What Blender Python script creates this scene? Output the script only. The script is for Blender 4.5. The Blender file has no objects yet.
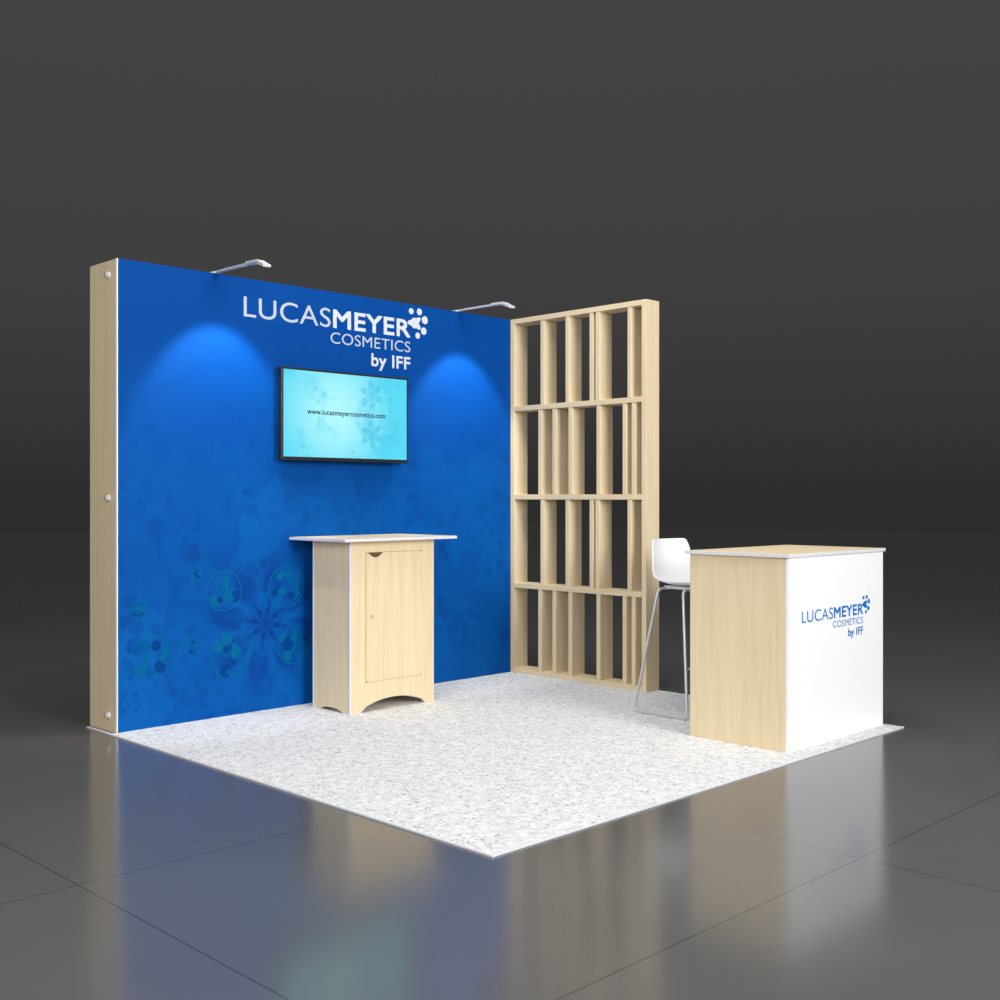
import bpy, bmesh, math, random
from mathutils import Vector, Matrix
random.seed(4)
scene = bpy.context.scene
scene.view_settings.view_transform = 'Standard'
scene.view_settings.look = 'None'
COL = scene.collection

def lin(c):
    return tuple(((v/255)/12.92 if v/255 <= 0.04045 else ((v/255+0.055)/1.055)**2.4) for v in c)+(1,)

# ---------------- materials
def new_mat(name):
    m = bpy.data.materials.new(name); m.use_nodes = True
    return m, m.node_tree.nodes, m.node_tree.links, m.node_tree.nodes['Principled BSDF']

def plain(name, rgb, rough=.5, metal=0, spec=.5):
    m, N, L, b = new_mat(name)
    tc = N.new('ShaderNodeTexCoord')
    n = N.new('ShaderNodeTexNoise'); n.inputs['Scale'].default_value = 40
    L.new(tc.outputs['Object'], n.inputs['Vector'])
    mx = N.new('ShaderNodeMix'); mx.data_type = 'RGBA'
    c = lin(rgb)
    mx.inputs[6].default_value = c
    mx.inputs[7].default_value = tuple(v*.96 for v in c[:3])+(1,)
    L.new(n.outputs['Fac'], mx.inputs[0]); L.new(mx.outputs[2], b.inputs['Base Color'])
    b.inputs['Roughness'].default_value = rough; b.inputs['Metallic'].default_value = metal
    b.inputs['Specular IOR Level'].default_value = spec
    return m

def wood(name, c1, c2, axis='Z'):
    m, N, L, b = new_mat(name)
    tc = N.new('ShaderNodeTexCoord'); mp = N.new('ShaderNodeMapping')
    s = {'Z': (28, 28, 1.2), 'X': (1.2, 28, 28), 'Y': (28, 1.2, 28)}[axis]
    mp.inputs['Scale'].default_value = s
    n = N.new('ShaderNodeTexNoise'); n.inputs['Scale'].default_value = 1.6
    n.inputs['Detail'].default_value = 6; n.inputs['Roughness'].default_value = .65
    r = N.new('ShaderNodeValToRGB')
    r.color_ramp.elements[0].position = .3; r.color_ramp.elements[0].color = lin(c2)
    r.color_ramp.elements[1].position = .62; r.color_ramp.elements[1].color = lin(c1)
    L.new(tc.outputs['Object'], mp.inputs[0]); L.new(mp.outputs[0], n.inputs['Vector'])
    L.new(n.outputs['Fac'], r.inputs[0]); L.new(r.outputs[0], b.inputs['Base Color'])
    b.inputs['Roughness'].default_value = .55
    b.inputs['Specular IOR Level'].default_value = .3
    return m

W1, W2 = (230, 211, 175), (219, 198, 160)
wood_v = wood('ash_vertical', W1, W2, 'Z')
wood_x = wood('ash_x', (236, 217, 180), (228, 206, 166), 'X')
wood_y = wood('ash_y', W1, W2, 'Y')
white = plain('white_laminate', (246, 246, 246), .4)
alu = plain('aluminium', (226, 228, 230), .35, .2)
edge_m = plain('edge_band', (222, 222, 228), .4)
chrome = plain('satin_chrome', (215, 216, 220), .3, .4)
shell_m = plain('white_shell', (240, 240, 242), .35)
black = plain('black_bezel', (34, 34, 36), .35)
dark = plain('dark_gap', (92, 72, 48), .8)
line_m = plain('door_seam', (150, 124, 86), .8)
silver_logo = plain('silver_print', (180, 192, 206), .5, 0, .1)
white_logo = plain('white_print', (202, 210, 220), .5, 0, .1)
blue_logo = plain('blue_print', (0, 112, 198), .5, 0, .1)
navy = plain('navy_text', (14, 50, 84), .6)
teal = plain('bubble_teal', (0, 82, 146), .6, 0, .05)
teal2 = plain('bubble_deep', (0, 62, 130), .6, 0, .05)
teal3 = plain('bubble_ring', (0, 94, 142), .6, 0, .05)

class G:
    """tiny node helper"""
    def __init__(s, m): s.N = m.node_tree.nodes; s.L = m.node_tree.links
    def val(s, sock, v):
        if isinstance(v, (int, float)): sock.default_value = v
        else: s.L.new(v, sock)
    def m(s, op, a, b=0.0, c=None):
        n = s.N.new('ShaderNodeMath'); n.operation = op
        s.val(n.inputs[0], a); s.val(n.inputs[1], b)
        if c is not None: s.val(n.inputs[2], c)
        return n.outputs[0]
    def smooth(s, x, a, b, lo=0.0, hi=1.0):
        n = s.N.new('ShaderNodeMapRange'); n.interpolation_type = 'SMOOTHSTEP'
        s.val(n.inputs[0], x); n.inputs[1].default_value = a; n.inputs[2].default_value = b
        n.inputs[3].default_value = lo; n.inputs[4].default_value = hi
        return n.outputs[0]
    def mix(s, f, a, b):
        n = s.N.new('ShaderNodeMix'); n.data_type = 'RGBA'
        s.val(n.inputs[0], f)
        for i, v in ((6, a), (7, b)):
            if isinstance(v, tuple): n.inputs[i].default_value = v
            else: s.L.new(v, n.inputs[i])
        return n.outputs[2]
    def flower(s, X, Z, cx, cz, R, petals=6, rot=0.0):
        dx = s.m('SUBTRACT', X, cx); dz = s.m('SUBTRACT', Z, cz)
        r = s.m('SQRT', s.m('ADD', s.m('MULTIPLY', dx, dx), s.m('MULTIPLY', dz, dz)))
        th = s.m('ADD', s.m('ARCTAN2', dz, dx), rot)
        p = s.m('ABSOLUTE', s.m('COSINE', s.m('MULTIPLY', th, petals/2)))
        lim = s.m('MULTIPLY', s.m('ADD', s.m('MULTIPLY', p, .75), .25), R)
        q = s.m('DIVIDE', r, lim)
        body = s.smooth(q, .55, 1.05, 1, 0)
        rings = s.m('ADD', s.m('MULTIPLY', s.m('SINE', s.m('MULTIPLY', q, 14.0)), .3), .7)
        return s.m('MULTIPLY', body, rings), r
def xyz(m):
    N, L = m.node_tree.nodes, m.node_tree.links
    tc = N.new('ShaderNodeTexCoord'); sp = N.new('ShaderNodeSeparateXYZ')
    L.new(tc.outputs['Object'], sp.inputs[0])
    return tc.outputs['Object'], sp.outputs[0], sp.outputs[1], sp.outputs[2]

def blue_graphic():
    m, N, L, b = new_mat('blue_graphic'); g = G(m)
    co, X, Y, Z = xyz(m)
    base = g.mix(g.smooth(Z, 0, 2.3), lin((0, 80, 156)), lin((0, 66, 143)))
    nz = N.new('ShaderNodeTexNoise'); nz.inputs['Scale'].default_value = 1.7; nz.inputs['Detail'].default_value = 3
    L.new(co, nz.inputs['Vector'])
    low = g.smooth(Z, .9, 2.2, 1, .2)
    base = g.mix(g.m('MULTIPLY', g.smooth(nz.outputs['Fac'], .45, .7), g.m('MULTIPLY', low, .35)), base, lin((0, 92, 168)))
    vo = N.new('ShaderNodeTexVoronoi'); vo.feature = 'DISTANCE_TO_EDGE'; vo.inputs['Scale'].default_value = 2.4
    mp = N.new('ShaderNodeMix'); mp.data_type = 'VECTOR'; mp.inputs[0].default_value = .35
    L.new(co, mp.inputs[4]); L.new(nz.outputs['Color'], mp.inputs[5]); L.new(mp.outputs[1], vo.inputs['Vector'])
    line = g.smooth(vo.outputs['Distance'], .0, .06, 1, 0)
    base = g.mix(g.m('MULTIPLY', line, g.m('MULTIPLY', low, .25)), base, lin((0, 58, 134)))
    vf = N.new('ShaderNodeTexVoronoi'); vf.inputs['Scale'].default_value = 2.4; L.new(mp.outputs[1], vf.inputs['Vector'])
    sc_ = N.new('ShaderNodeSeparateColor'); L.new(vf.outputs['Color'], sc_.inputs[0])
    base = g.mix(g.m('MULTIPLY', g.smooth(sc_.outputs[0], .4, .9), g.m('MULTIPLY', low, .3)), base, lin((6, 98, 174)))
    for scl, k, th in ((8, .4, .52), (17, .35, .5), (5, .25, .47)):
        v2 = N.new('ShaderNodeTexVoronoi'); v2.inputs['Scale'].default_value = scl
        v2.inputs['Randomness'].default_value = .9
        L.new(co, v2.inputs['Vector'])
        n2 = N.new('ShaderNodeTexNoise'); n2.inputs['Scale'].default_value = 2.2+scl*.13; L.new(co, n2.inputs['Vector'])
        spots = g.smooth(v2.outputs['Distance'], .30, .36, 1, 0)
        msk = g.smooth(n2.outputs['Fac'], th, th+.07)
        base = g.mix(g.m('MULTIPLY', g.m('MULTIPLY', spots, msk), g.m('MULTIPLY', low, k)), base, lin((0, 56, 128)))
    # kaleidoscope star
    f, r = g.flower(X, Z, .93, .50, .54, 8, .2)
    base = g.mix(g.m('MULTIPLY', f, .6), base, lin((0, 48, 128)))
    f2, r2 = g.flower(X, Z, .93, .50, .28, 8, .6)
    base = g.mix(g.m('MULTIPLY', f2, .45), base, lin((0, 92, 168)))
    f2, r2 = g.flower(X, Z, .93, .50, .14, 8, .2)
    base = g.mix(g.m('MULTIPLY', f2, .7), base, lin((0, 42, 120)))
    f3, r3 = g.flower(X, Z, 2.35, .55, .6, 6, .2)
    base = g.mix(g.m('MULTIPLY', f3, .25), base, lin((0, 52, 130)))
    L.new(base, b.inputs['Base Color']); b.inputs['Roughness'].default_value = .7
    b.inputs['Specular IOR Level'].default_value = .08
    return m
blue = blue_graphic()

def screen_mat():
    m, N, L, b = new_mat('tv_screen'); g = G(m)
    co, X, Y, Z = xyz(m)
    dx = g.m('SUBTRACT', X, 1.36); dz = g.m('SUBTRACT', Z, 1.72)
    r = g.m('SQRT', g.m('ADD', g.m('MULTIPLY', dx, dx), g.m('MULTIPLY', dz, dz)))
    base = g.mix(g.smooth(r, 0, .5), lin((176, 250, 255)), lin((84, 218, 246)))
    nz = N.new('ShaderNodeTexNoise'); nz.inputs['Scale'].default_value = 6; L.new(co, nz.inputs['Vector'])
    base = g.mix(g.smooth(nz.outputs['Fac'], .5, .75, 0, .4), base, lin((64, 196, 232)))
    v2 = N.new('ShaderNodeTexVoronoi'); v2.inputs['Scale'].default_value = 18; L.new(co, v2.inputs['Vector'])
    base = g.mix(g.m('MULTIPLY', g.smooth(v2.outputs['Distance'], .3, .38, 1, 0), g.smooth(nz.outputs['Fac'], .5, .56, 0, .35)), base, lin((64, 194, 228)))
    for cx, cz, R, k in ((1.63, 1.84, .12, .5), (1.63, 1.60, .12, .5)):
        f, _ = g.flower(X, Z, cx, cz, R, 6, .4)
        base = g.mix(g.m('MULTIPLY', f, k), base, lin((40, 180, 222)))
    b.inputs['Base Color'].default_value = (0.01, .01, .01, 1)
    L.new(base, b.inputs['Emission Color']); b.inputs['Emission Strength'].default_value = 1.0
    b.inputs['Roughness'].default_value = .6
    b.inputs['Specular IOR Level'].default_value = .1
    return m
screen = screen_mat()

def carpet_mat():
    m, N, L, b = new_mat('speckled_carpet'); g = G(m)
    co, X, Y, Z = xyz(m)
    n = N.new('ShaderNodeTexNoise'); n.inputs['Scale'].default_value = 24; n.inputs['Detail'].default_value = 6
    n.inputs['Roughness'].default_value = .75; L.new(co, n.inputs['Vector'])
    c = g.mix(g.smooth(n.outputs['Fac'], .34, .60), lin((206, 207, 208)), lin((234, 234, 232)))
    for scl, thr, col, k in ((70, .84, (168, 169, 172), .8), (50, .94, (146, 146, 152), .8), (58, .92, (188, 180, 166), .8), (105, .80, (178, 179, 182), .75), (85, .96, (118, 120, 126), .8)):
        v = N.new('ShaderNodeTexVoronoi'); v.inputs['Scale'].default_value = scl
        L.new(co, v.inputs['Vector'])
        sp = N.new('ShaderNodeSeparateColor'); L.new(v.outputs['Color'], sp.inputs[0])
        inside = g.smooth(v.outputs['Distance'], .36, .46, 1, 0)
        c = g.mix(g.m('MULTIPLY', g.m('MULTIPLY', inside, g.smooth(sp.outputs[0], thr, thr+.02)), k), c, lin(col))
    L.new(c, b.inputs['Base Color']); b.inputs['Roughness'].default_value = .85
    b.inputs['Specular IOR Level'].default_value = .2
    return m
carpet_m = carpet_mat()

def floor_mat():
    m, N, L, b = new_mat('polished_tiles'); g = G(m)
    co, X, Y, Z = xyz(m)
    def grid(v, off, per):
        t = g.m('PINGPONG', g.m('SUBTRACT', v, off), per/2)   # 0 on lines
        return g.smooth(t, .0015, .005, 1, 0)
    ln = g.m('MAXIMUM', grid(X, -1.116-19.85, 1.985), grid(Y, .722-16.1, 1.61))
    n = N.new('ShaderNodeTexNoise'); n.inputs['Scale'].default_value = .8; n.inputs['Detail'].default_value = 3; L.new(co, n.inputs['Vector'])
    c = g.mix(g.smooth(n.outputs['Fac'], .3, .7), lin((90, 89, 88)), lin((96, 95, 94)))
    c = g.mix(g.m('MULTIPLY', ln, .6), c, lin((46, 46, 48)))
    L.new(c, b.inputs['Base Color'])
    b.inputs['Roughness'].default_value = .16
    b.inputs['IOR'].default_value = 1.6
    return m
floor_m = floor_mat()

# ---------------- geometry helpers
def empty(name, loc=(0, 0, 0)):
    e = bpy.data.objects.new(name, None); COL.objects.link(e); e.empty_display_size = .1
    return e
def finish(name, bm, mat, parent=None, smooth=False):
    me = bpy.data.meshes.new(name); bm.to_mesh(me); bm.free()
    if smooth:
        for p in me.polygons: p.use_smooth = True
    o = bpy.data.objects.new(name, me); COL.objects.link(o)
    if mat: me.materials.append(mat)
    if parent: o.parent = parent
    return o
def box(name, x0, x1, y0, y1, z0, z1, mat, parent=None, bev=0.002):
    bm = bmesh.new(); bmesh.ops.create_cube(bm, size=1)
    for v in bm.verts:
        v.co = Vector(((x0+x1)/2+v.co.x*(x1-x0), (y0+y1)/2+v.co.y*(y1-y0), (z0+z1)/2+v.co.z*(z1-z0)))
    if bev:
        bmesh.ops.bevel(bm, geom=list(bm.edges), offset=bev, segments=2, affect='EDGES', profile=.5)
    return finish(name, bm, mat, parent)
def prism(name, pts, axis, a0, a1, mat, parent=None):
    """extrude a 2-D polygon. axis 'Y': pts=(x,z); axis 'Z': pts=(x,y); axis 'X': pts=(y,z)"""
    bm = bmesh.new()
    def mk(p, a):
        return {'Y': (p[0], a, p[1]), 'Z': (p[0], p[1], a), 'X': (a, p[0], p[1])}[axis]
    A = [bm.verts.new(mk(p, a0)) for p in pts]; B = [bm.verts.new(mk(p, a1)) for p in pts]
    bm.faces.new(A); bm.faces.new(B[::-1])
    for i in range(len(pts)):
        j = (i+1) % len(pts); bm.faces.new((A[j], A[i], B[i], B[j]))
    bmesh.ops.recalc_face_normals(bm, faces=bm.faces)
    return finish(name, bm, mat, parent)
def tube(name, pts, r, mat, parent=None, cyclic=False, fillet=0.0):
    P = [Vector(p) for p in pts]
    if fillet:
        Q = [P[0]]
        for i in range(1, len(P)-1):
            a = (P[i-1]-P[i]).normalized(); c = (P[i+1]-P[i]).normalized()
            s = P[i]+a*fillet; e = P[i]+c*fillet
            for k in range(7):
                t = k/6; Q.append(s*(1-t)**2+P[i]*2*t*(1-t)+e*t*t)
        Q.append(P[-1]); P = Q
    cu = bpy.data.curves.new(name, 'CURVE'); cu.dimensions = '3D'
    sp = cu.splines.new('POLY'); sp.points.add(len(P)-1)
    for q, p in zip(sp.points, P): q.co = (*p, 1)
    sp.use_cyclic_u = cyclic
    cu.bevel_depth = r; cu.bevel_resolution = 4; cu.use_fill_caps = True
    t = bpy.data.objects.new('tmp', cu); COL.objects.link(t)
    bpy.context.view_layer.update()
    me = bpy.data.meshes.new_from_object(t.evaluated_get(bpy.context.evaluated_depsgraph_get()))
    me.name = name
    bpy.data.objects.remove(t); 
    o = bpy.data.objects.new(name, me); COL.objects.link(o)
    for p in me.polygons: p.use_smooth = True
    me.materials.clear(); me.materials.append(mat)
    if parent: o.parent = parent
    return o
def cyl(name, p0, p1, r, mat, parent=None, r2=None, seg=32):
    p0, p1 = Vector(p0), Vector(p1); d = p1-p0
    bm = bmesh.new()
    bmesh.ops.create_cone(bm, cap_ends=True, segments=seg, radius1=r, radius2=r if r2 is None else r2, depth=d.length)
    M = Matrix.Translation((p0+p1)/2) @ d.to_track_quat('Z', 'Y').to_matrix().to_4x4()
    bmesh.ops.transform(bm, matrix=M, verts=bm.verts)
    return finish(name, bm, mat, parent)
def text_mesh(s):
    cu = bpy.data.curves.new('t', 'FONT'); cu.body = s; cu.size = 1; cu.extrude = 0
    cu.space_character = 1.04
    t = bpy.data.objects.new('tmp', cu); COL.objects.link(t)
    bpy.context.view_layer.update()
    me = bpy.data.meshes.new_from_object(t.evaluated_get(bpy.context.evaluated_depsgraph_get()))
    bpy.data.objects.remove(t)
    return me
def text(name, s, x0, x1, yface, zbase, cap, mat, parent, bold=0.0, depth=.001):
    """flat lettering on a -Y facing surface fitted to x0..x1, cap height cap;
    bold>0 thickens strokes with slightly shifted layers"""
    me = text_mesh(s); m2 = text_mesh('E')
    xs = [v.co.x for v in me.vertices]
    z0 = min(v.co.y for v in m2.vertices); z1 = max(v.co.y for v in m2.vertices)
    a, b_ = min(xs), max(xs)
    w = bold*cap
    base = [((v.co.x-a)/(b_-a)*(x1-x0-2*w)+x0+w, (v.co.y-z0)/(z1-z0)*(cap-2*w)+zbase+w) for v in me.vertices]
    faces = [tuple(p.vertices) for p in me.polygons]
    offs = [(0, 0)] if not bold else [(math.cos(k*math.pi/4)*w*(1.3 if k % 2 else 1), math.sin(k*math.pi/4)*w*(1.3 if k % 2 else 1)) for k in range(8)]+[(0, 0)]
    V = []; F = []
    for k, (ox, oz) in enumerate(offs):
        o0 = len(V)
        V += [(x+ox, yface-depth-.00005*k, z+oz) for x, z in base]
        F += [tuple(i+o0 for i in f) for f in faces]
    nm = bpy.data.meshes.new(name); nm.from_pydata(V, [], F); nm.materials.append(mat)
    o = bpy.data.objects.new(name, nm); COL.objects.link(o); o.parent = parent
    return o
def disc(name, cx, cz, r, y, mat, parent, r_in=0, seg=40):
    bm = bmesh.new()
    O = [bm.verts.new((cx+r*math.cos(2*math.pi*i/seg), y, cz+r*math.sin(2*math.pi*i/seg))) for i in range(seg)]
    if r_in:
        I = [bm.verts.new((cx+r_in*math.cos(2*math.pi*i/seg), y, cz+r_in*math.sin(2*math.pi*i/seg))) for i in range(seg)]
        for i in range(seg):
            j = (i+1) % seg; bm.faces.new((O[i], O[j], I[j], I[i]))
    else: bm.faces.new(O)
    return finish(name, bm, mat, parent)
def logo(x, zb, s, y, mats, parent):
    m1, m2, m3 = mats
    text('logo_lucas', 'LUCAS', x, x+.600*s, y, zb, .112*s, m1, parent, 0)
    text('logo_meyer', 'MEYER', x+.618*s, x+1.225*s, y, zb, .112*s, m2, parent, .034)
    text('logo_cosmetics', 'COSMETICS', x+.60*s, x+1.225*s, y, zb-.093*s, .066*s, m1, parent, 0)
    text('logo_by_line', 'by IFF', x+.91*s, x+1.225*s, y, zb-.205*s, .080*s, m3, parent, .03)
    # molecule icon: three-lobed core with satellite dots
    cx, cz = x+1.262*s, zb+.098*s
    bm = bmesh.new(); seg = 96; P = []
    for i in range(seg):
        a = 2*math.pi*i/seg
        rr = (.034+.026*max(0, math.cos(2.5*(a-.65)))**2)*s
        P.append(bm.verts.new((cx+rr*math.cos(a), y-.001, cz+rr*math.sin(a))))
    bm.faces.new(P); finish('logo_icon_body', bm, m2, parent)
    for k, (a, d, r) in enumerate(((112, .078, .020), (62, .086, .022), (18, .090, .026), (-30, .088, .024), (-72, .082, .020))):
        a = math.radians(a)
        disc(f'logo_icon_dot_{k+1}', cx+d*s*math.cos(a), cz+d*s*math.sin(a), r*s, y-.0012, m2, parent, seg=24)

# ---------------- floor + carpet
bm = bmesh.new(); bmesh.ops.create_grid(bm, x_segments=1, y_segments=1, size=36)
floor = finish('floor', bm, floor_m)
FY = 2.782
CZ = .006
carpet = prism('carpet', [(0, 0), (3.048, 0), (3.048, FY-.001), (.010, FY-.001), (.010, 3.048), (0, 3.048)], 'Z', 0, CZ, carpet_m)
trim = empty('trim_1')
box('edge_front_left', -.006, 0, -.006, 3.048, 0, .007, edge_m, trim, .001)
box('edge_front_right', 0, 3.054, -.006, 0, 0, .007, edge_m, trim, .001)
# ---------------- blue wall
H = 2.45
wall = empty('wall_back')
box('wall_core', .045, 3.05, FY+.02, 3.09, 0, H-.006, wood_v, wall)
box('end_panel', .036, .045, FY+.02, 3.095, 0, H, wood_v, wall, .001)
box('white_frame_edge', .034, .045, FY+.002, FY+.0195, 0, H, white, wall, .001)
box('graphic_panel', .040, 2.92, FY, FY+.0195, 0, H, blue, wall, 0)
for i, z in enumerate((2.375, 1.215, .085)):
    cyl(f'knob_plate_{i+1}', (.036, 2.875, z), (.028, 2.875, z), .017, white, wall)
    cyl(f'knob_{i+1}', (.028, 2.875, z), (.012, 2.875, z), .012, chrome, wall, .014)
logo(.785, 2.235, 1.0, FY, (silver_logo, white_logo, white_logo), wall)
# printed cell clusters of the graphic
k = 0
for cx, cz, R in ((.66, .70, .11), (1.07, .70, .12), (.70, .34, .12), (1.12, .36, .11), (.22, .38, .11), (.45, .42, .05), (.16, .62, .05), (.48, .80, .04)):
    k += 1
    disc(f'print_halo_{k}', cx, cz, R*1.02, FY-.0005, teal3, wall, R*.96)
    for j in range(12):
        a = random.uniform(0, 6.28); d = R*random.uniform(.2, .8); r = R*random.uniform(.14, .34)
        disc(f'print_cell_{k}_{j}', cx+d*math.cos(a), cz+d*math.sin(a), r, FY-.0006-.0001*j, (teal3, teal2, teal, teal3)[j % 4], wall, seg=24)

# ---------------- arm spotlights
def arm_light(x):
    e = empty('arm_spotlight')
    box('clamp', x-.02, x+.02, FY-.004, FY+.06, H+.0005, H+.010, alu, e)
    y0 = FY+.03
    prism('arm', [(y0, H+.010), (FY-.10, H+.012), (FY-.36, H+.010), (FY-.42, H+.002), (FY-.42, H-.008), (FY-.36, H-.001), (FY-.10, H+.002), (y0, H+.0005)], 'X', x-.012, x+.012, alu, e)
    prism('lamp_head', [(FY-.33, H+.014), (FY-.43, H+.012), (FY-.50, H-.022), (FY-.50, H-.032), (FY-.43, H-.003), (FY-.33, H+.001)], 'X', x-.024, x+.024, alu, e)
    prism('lamp_lens', [(FY-.44, H-.0075), (FY-.495, H-.0305), (FY-.493, H-.0345), (FY-.438, H-.0115)], 'X', x-.020, x+.020, white, e)
    ld = bpy.data.lights.new('lamp_bulb', 'SPOT'); ld.energy = 40; ld.spot_size = math.radians(72); ld.spot_blend = .4
    ld.shadow_soft_size = .03; ld.color = (.97, 1, 1)
    lo = bpy.data.objects.new('lamp_bulb', ld); COL.objects.link(lo); lo.parent = e
    lo.location = (x, FY-.44, H-.055)
    d = Vector((0, .48, -.87)); lo.rotation_euler = d.to_track_quat('-Z', 'Y').to_euler()
arm_light(.61); arm_light(2.43)

# ---------------- slatted partition
sl = empty('slatted_partition')
SX0, SX1 = 2.921, 3.055; Y0, Y1 = 1.60, FY-.002
box('end_post', SX0, SX1, Y0, Y0+.036, CZ, H, wood_v, sl)
box('inner_post', SX0, SX1, Y1-.036, Y1, CZ, H, wood_v, sl)
T = .034
levels = [.010, .61, 1.22, 1.83, H-T/2]
for i, z in enumerate(levels):
    z0 = z-T/2 if i else CZ; z1 = z+T/2 if i else CZ+T
    box(f'rail_{i+1}', SX0, SX1, Y0+.0365, Y1-.0365, z0, z1, wood_y, sl)
rowA = [2.499, 2.273, 2.064, 2.013, 1.750]
rowB = [2.520, 2.390, 2.247, 2.005, 1.790, 1.718]
for r in range(4):
    z0 = (CZ+T if r == 0 else levels[r]+T/2)+.0005; z1 = levels[r+1]-T/2-.0005
    for j, y in enumerate(rowA if r % 2 else rowB):
        box(f'slat_{r+1}_{j+1}', SX0+.003, SX1-.003, y-.032, y, z0, z1, wood_v, sl)

# ---------------- TV
tv = empty('television')
TX0, TX1, TZ0, TZ1 = .982, 1.922, 1.432, 1.964
box('tv_housing', TX0, TX1, 2.70, 2.740, TZ0, TZ1, black, tv, .003)
box('tv_back', TX0+.15, TX1-.15, 2.740, 2.765, TZ0+.08, TZ1-.08, black, tv, .003)
box('wall_bracket', 1.3, 1.6, 2.765, FY-.001, 1.6, 1.8, alu, tv)
box('tv_screen', TX0+.013, TX1-.013, 2.698, 2.700, TZ0+.020, TZ1-.013, screen, tv, 0)
text('screen_text', 'www.lucasmeyercosmetics.com', 1.155, 1.735, 2.6975, 1.702, .031, navy, tv, .03)

# ---------------- storage counter
sc = empty('storage_counter')
X0, X1, YA, YB = 1.177, 1.80, 2.32, 2.67
ZT = .972
def arch(a0, a1, h, n=14):
    return [(a0+(a1-a0)*i/n, CZ+h*math.sin(math.pi*i/n)**.55) for i in range(n+1)]
def panel_pts(a0, a1, i0, i1, h):
    return [(a0, CZ), (a0, ZT), (a1, ZT), (a1, CZ)]+arch(i0, i1, h)[::-1]
prism('front_panel', panel_pts(X0+.012, X1, X0+.075, X1-.065, .065), 'Y', YA, YA+.018, wood_v, sc)
prism('back_panel', panel_pts(X0+.012, X1, X0+.075, X1-.065, .065), 'Y', YB-.018, YB, wood_v, sc)
prism('side_panel_1', panel_pts(YA+.012, YB-.012, YA+.07, YB-.07, .02), 'X', X0, X0+.012, wood_v, sc)
prism('side_panel_2', panel_pts(YA+.0185, YB-.0185, YA+.07, YB-.07, .02), 'X', X1-.018, X1, wood_v, sc)
box('corner_strip_1', X0-.002, X0+.0115, YA-.002, YA+.0115, CZ, ZT, edge_m, sc, .003)
box('corner_strip_2', X0-.002, X0+.0115, YB-.0115, YB+.002, CZ, ZT, edge_m, sc, .003)
box('bottom_shelf', X0+.013, X1-.019, YA+.019, YB-.019, .085, .10, wood_x, sc)
DX0, DX1, DZ0, DZ1 = 1.289, 1.699, .175, .905
box('door_seam', DX0-.002, DX1+.002, YA-.0008, YA+.002, DZ0-.002, DZ1+.002, line_m, sc, 0)
notch = [(DX0+.012+.11*i/12, DZ1-.028*math.sin(math.pi*i/12)) for i in range(13)]
cr = .015
def corner(cx, cz, a0):
    return [(cx+cr*math.cos(math.radians(a0+a)), cz+cr*math.sin(math.radians(a0+a))) for a in range(0, 91, 18)]
leaf = corner(DX0+cr, DZ0+cr, 180)+corner(DX1-cr, DZ0+cr, 270)+corner(DX1-cr, DZ1-cr, 0)+notch[::-1]+[(DX0, DZ1-.004)]
prism('door_leaf', leaf, 'Y', YA-.003, YA-.0009, wood_v, sc)
prism('finger_notch', notch, 'Y', YA-.0012, YA-.0009, dark, sc)
cyl('door_lock', (DX0+.035, YA-.003, .545), (DX0+.035, YA-.012, .545), .011, chrome, sc)
TOPX0, TOPX1, TOPY0, TOPY1 = 1.085, 1.92, 2.245, 2.776
def top(p, x0, x1, y0, y1, z):
    box('counter_top', x0+.003, x1-.003, y0+.003, y1-.003, z, z+.0165, wood_x, p, .001)
    box('top_edge_front', x0, x1, y0, y0+.0028, z, z+.0162, edge_m, p, .001)
    box('top_edge_left', x0, x0+.0028, y0+.003, y1, z, z+.0162, edge_m, p, .001)
    box('top_edge_right', x1-.0028, x1, y0+.003, y1, z, z+.0162, edge_m, p, .001)
    box('top_edge_back', x0+.003, x1-.003, y1-.0028, y1, z, z+.0162, edge_m, p, .001)
top(sc, TOPX0, TOPX1, TOPY0, TOPY1, ZT)

# ---------------- reception counter
rc = empty('reception_counter')
RX0, RX1, RY0, RY1 = 2.065, 3.015, .092, .660
RT = .932
box('left_panel', RX0, RX0+.02, RY0+.02, RY1, CZ, RT, wood_v, rc)
box('right_panel', RX1-.02, RX1, RY0+.02, RY1, CZ, RT, wood_v, rc)
box('front_graphic', RX0, RX1, RY0, RY0+.0195, CZ, RT, white, rc, .002)
box('inner_shelf', RX0+.021, RX1-.021, RY0+.021, RY1-.03, .5, .518, wood_x, rc)
box('bottom_board', RX0+.021, RX1-.021, RY0+.021, RY1-.03, .05, .068, wood_x, rc)
top(rc, RX0-.022, RX1+.006, RY0-.012, RY1+.018, RT)
logo(2.18, .613, .5, RY0, (blue_logo, blue_logo, blue_logo), rc)

# ---------------- bar stool (faces the counter, -Y)
st = empty('bar_stool')
cxs = 2.66
prof = [(.855, .712, .170), (.875, .728, .190), (.94, .730, .200), (1.04, .722, .205), (1.12, .724, .205), (1.18, .738, .203),
        (1.215, .772, .200), (1.235, .82, .195), (1.25, .875, .190), (1.262, .93, .182), (1.270, .965, .170), (1.272, .978, .150)]
bm = bmesh.new(); nw = 12; rows = []
for i, (y, z, hw) in enumerate(prof):
    back = max(0, min(1, (i-5)/3)); row = []
    for j in range(nw+1):
        t = -1+2*j/nw
        row.append(bm.verts.new((cxs+hw*t, y-.045*back*t*t, z+.022*(1-back)*abs(t)**3)))
    rows.append(row)
for i in range(len(rows)-1):
    for j in range(nw): bm.faces.new((rows[i][j], rows[i][j+1], rows[i+1][j+1], rows[i+1][j]))
sh = finish('seat_shell', bm, shell_m, st, True)
so = sh.modifiers.new('s', 'SOLIDIFY'); so.thickness = .012; so.offset = 0
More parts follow.
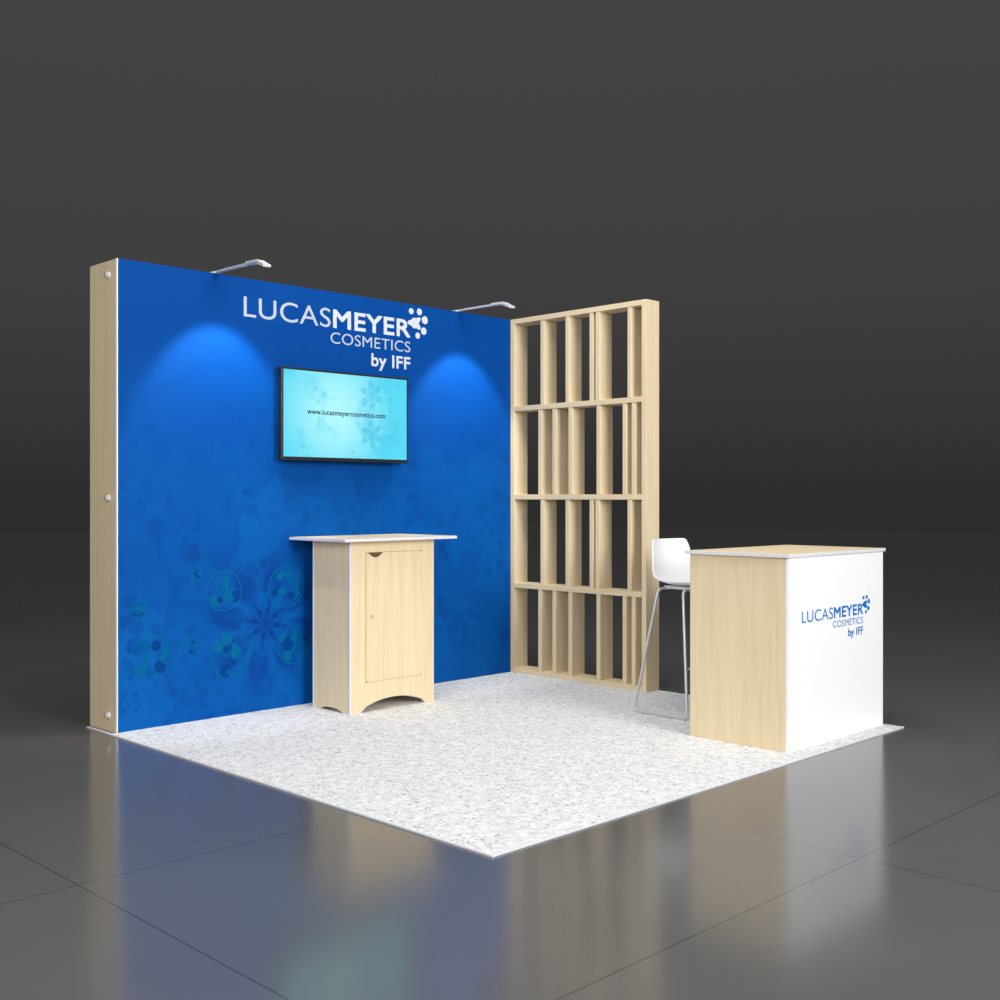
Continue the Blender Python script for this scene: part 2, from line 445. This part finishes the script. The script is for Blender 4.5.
su = sh.modifiers.new('b', 'SUBSURF'); su.levels = 1; su.render_levels = 2
zf = CZ+.0085; ZS = .700
HW = .190; HB = .290
for sgn, nm in ((-1, '1'), (1, '2')):
    tube('sled_leg_'+nm, [(cxs+sgn*.05, 1.16, ZS+.002), (cxs+sgn*HW, 1.165, ZS), (cxs+sgn*HB, 1.26, zf), (cxs+sgn*HB, .895, zf), (cxs+sgn*HW, .995, ZS), (cxs+sgn*.05, .99, ZS+.002)], .0085, chrome, st, fillet=.03)
def lp(y0, y1, f, sgn): return (cxs+sgn*(HB-(HB-HW)*f), y0+(y1-y0)*f, zf+(ZS-zf)*f)
tube('foot_rest', [lp(.895, .995, .38, -1), lp(.895, .995, .38, 1)], .008, chrome, st)
box('seat_mount', cxs-.12, cxs+.12, .96, 1.18, ZS-.002, ZS+.016, alu, st, .004)

# ---------------- world
w = bpy.data.worlds.new('studio'); scene.world = w; w.use_nodes = True
N, L = w.node_tree.nodes, w.node_tree.links
bg = N['Background']; tc = N.new('ShaderNodeTexCoord'); sp = N.new('ShaderNodeSeparateXYZ'); rp = N.new('ShaderNodeValToRGB')
L.new(tc.outputs['Generated'], sp.inputs[0]); L.new(sp.outputs[2], rp.inputs[0]); L.new(rp.outputs[0], bg.inputs[0])
cr_ = rp.color_ramp
cr_.elements[0].position = 0; cr_.elements[0].color = lin((44, 44, 44))
cr_.elements[1].position = 1; cr_.elements[1].color = lin((120, 120, 122))
for p, c in ((.07, (54, 54, 54)), (.2, (64, 64, 64)), (.42, (68, 68, 68))):
    e = cr_.elements.new(p); e.color = lin(c)
bg.inputs[1].default_value = 1.0

# ---------------- lights
def area(name, loc, target, size, energy, col=(1, 1, 1)):
    ld = bpy.data.lights.new(name, 'AREA'); ld.size = size; ld.energy = energy; ld.color = col
    o = bpy.data.objects.new(name, ld); COL.objects.link(o); o.location = loc
    o.rotation_euler = (Vector(target)-Vector(loc)).to_track_quat('-Z', 'Y').to_euler()
area('studio_light', (1.3, 1.2, 5.2), (1.5, 1.5, 0), 2.6, 130)
area('studio_light', (.6, -6.6, 3.2), (1.8, 1.5, 1.0), 3.0, 610)
area('studio_light', (-6.0, -1.5, 3.6), (1.8, 1.6, 1.0), 3.0, 330)

# ---------------- camera
cd = bpy.data.cameras.new('camera'); cam = bpy.data.objects.new('camera', cd); COL.objects.link(cam)
cd.sensor_width = 36; cd.lens = 1134/1000*36; cd.shift_y = -.003
cam.location = (-2.698, -2.736, 1.22)
cam.rotation_euler = (math.radians(90), 0, math.radians(-45))
scene.camera = cam
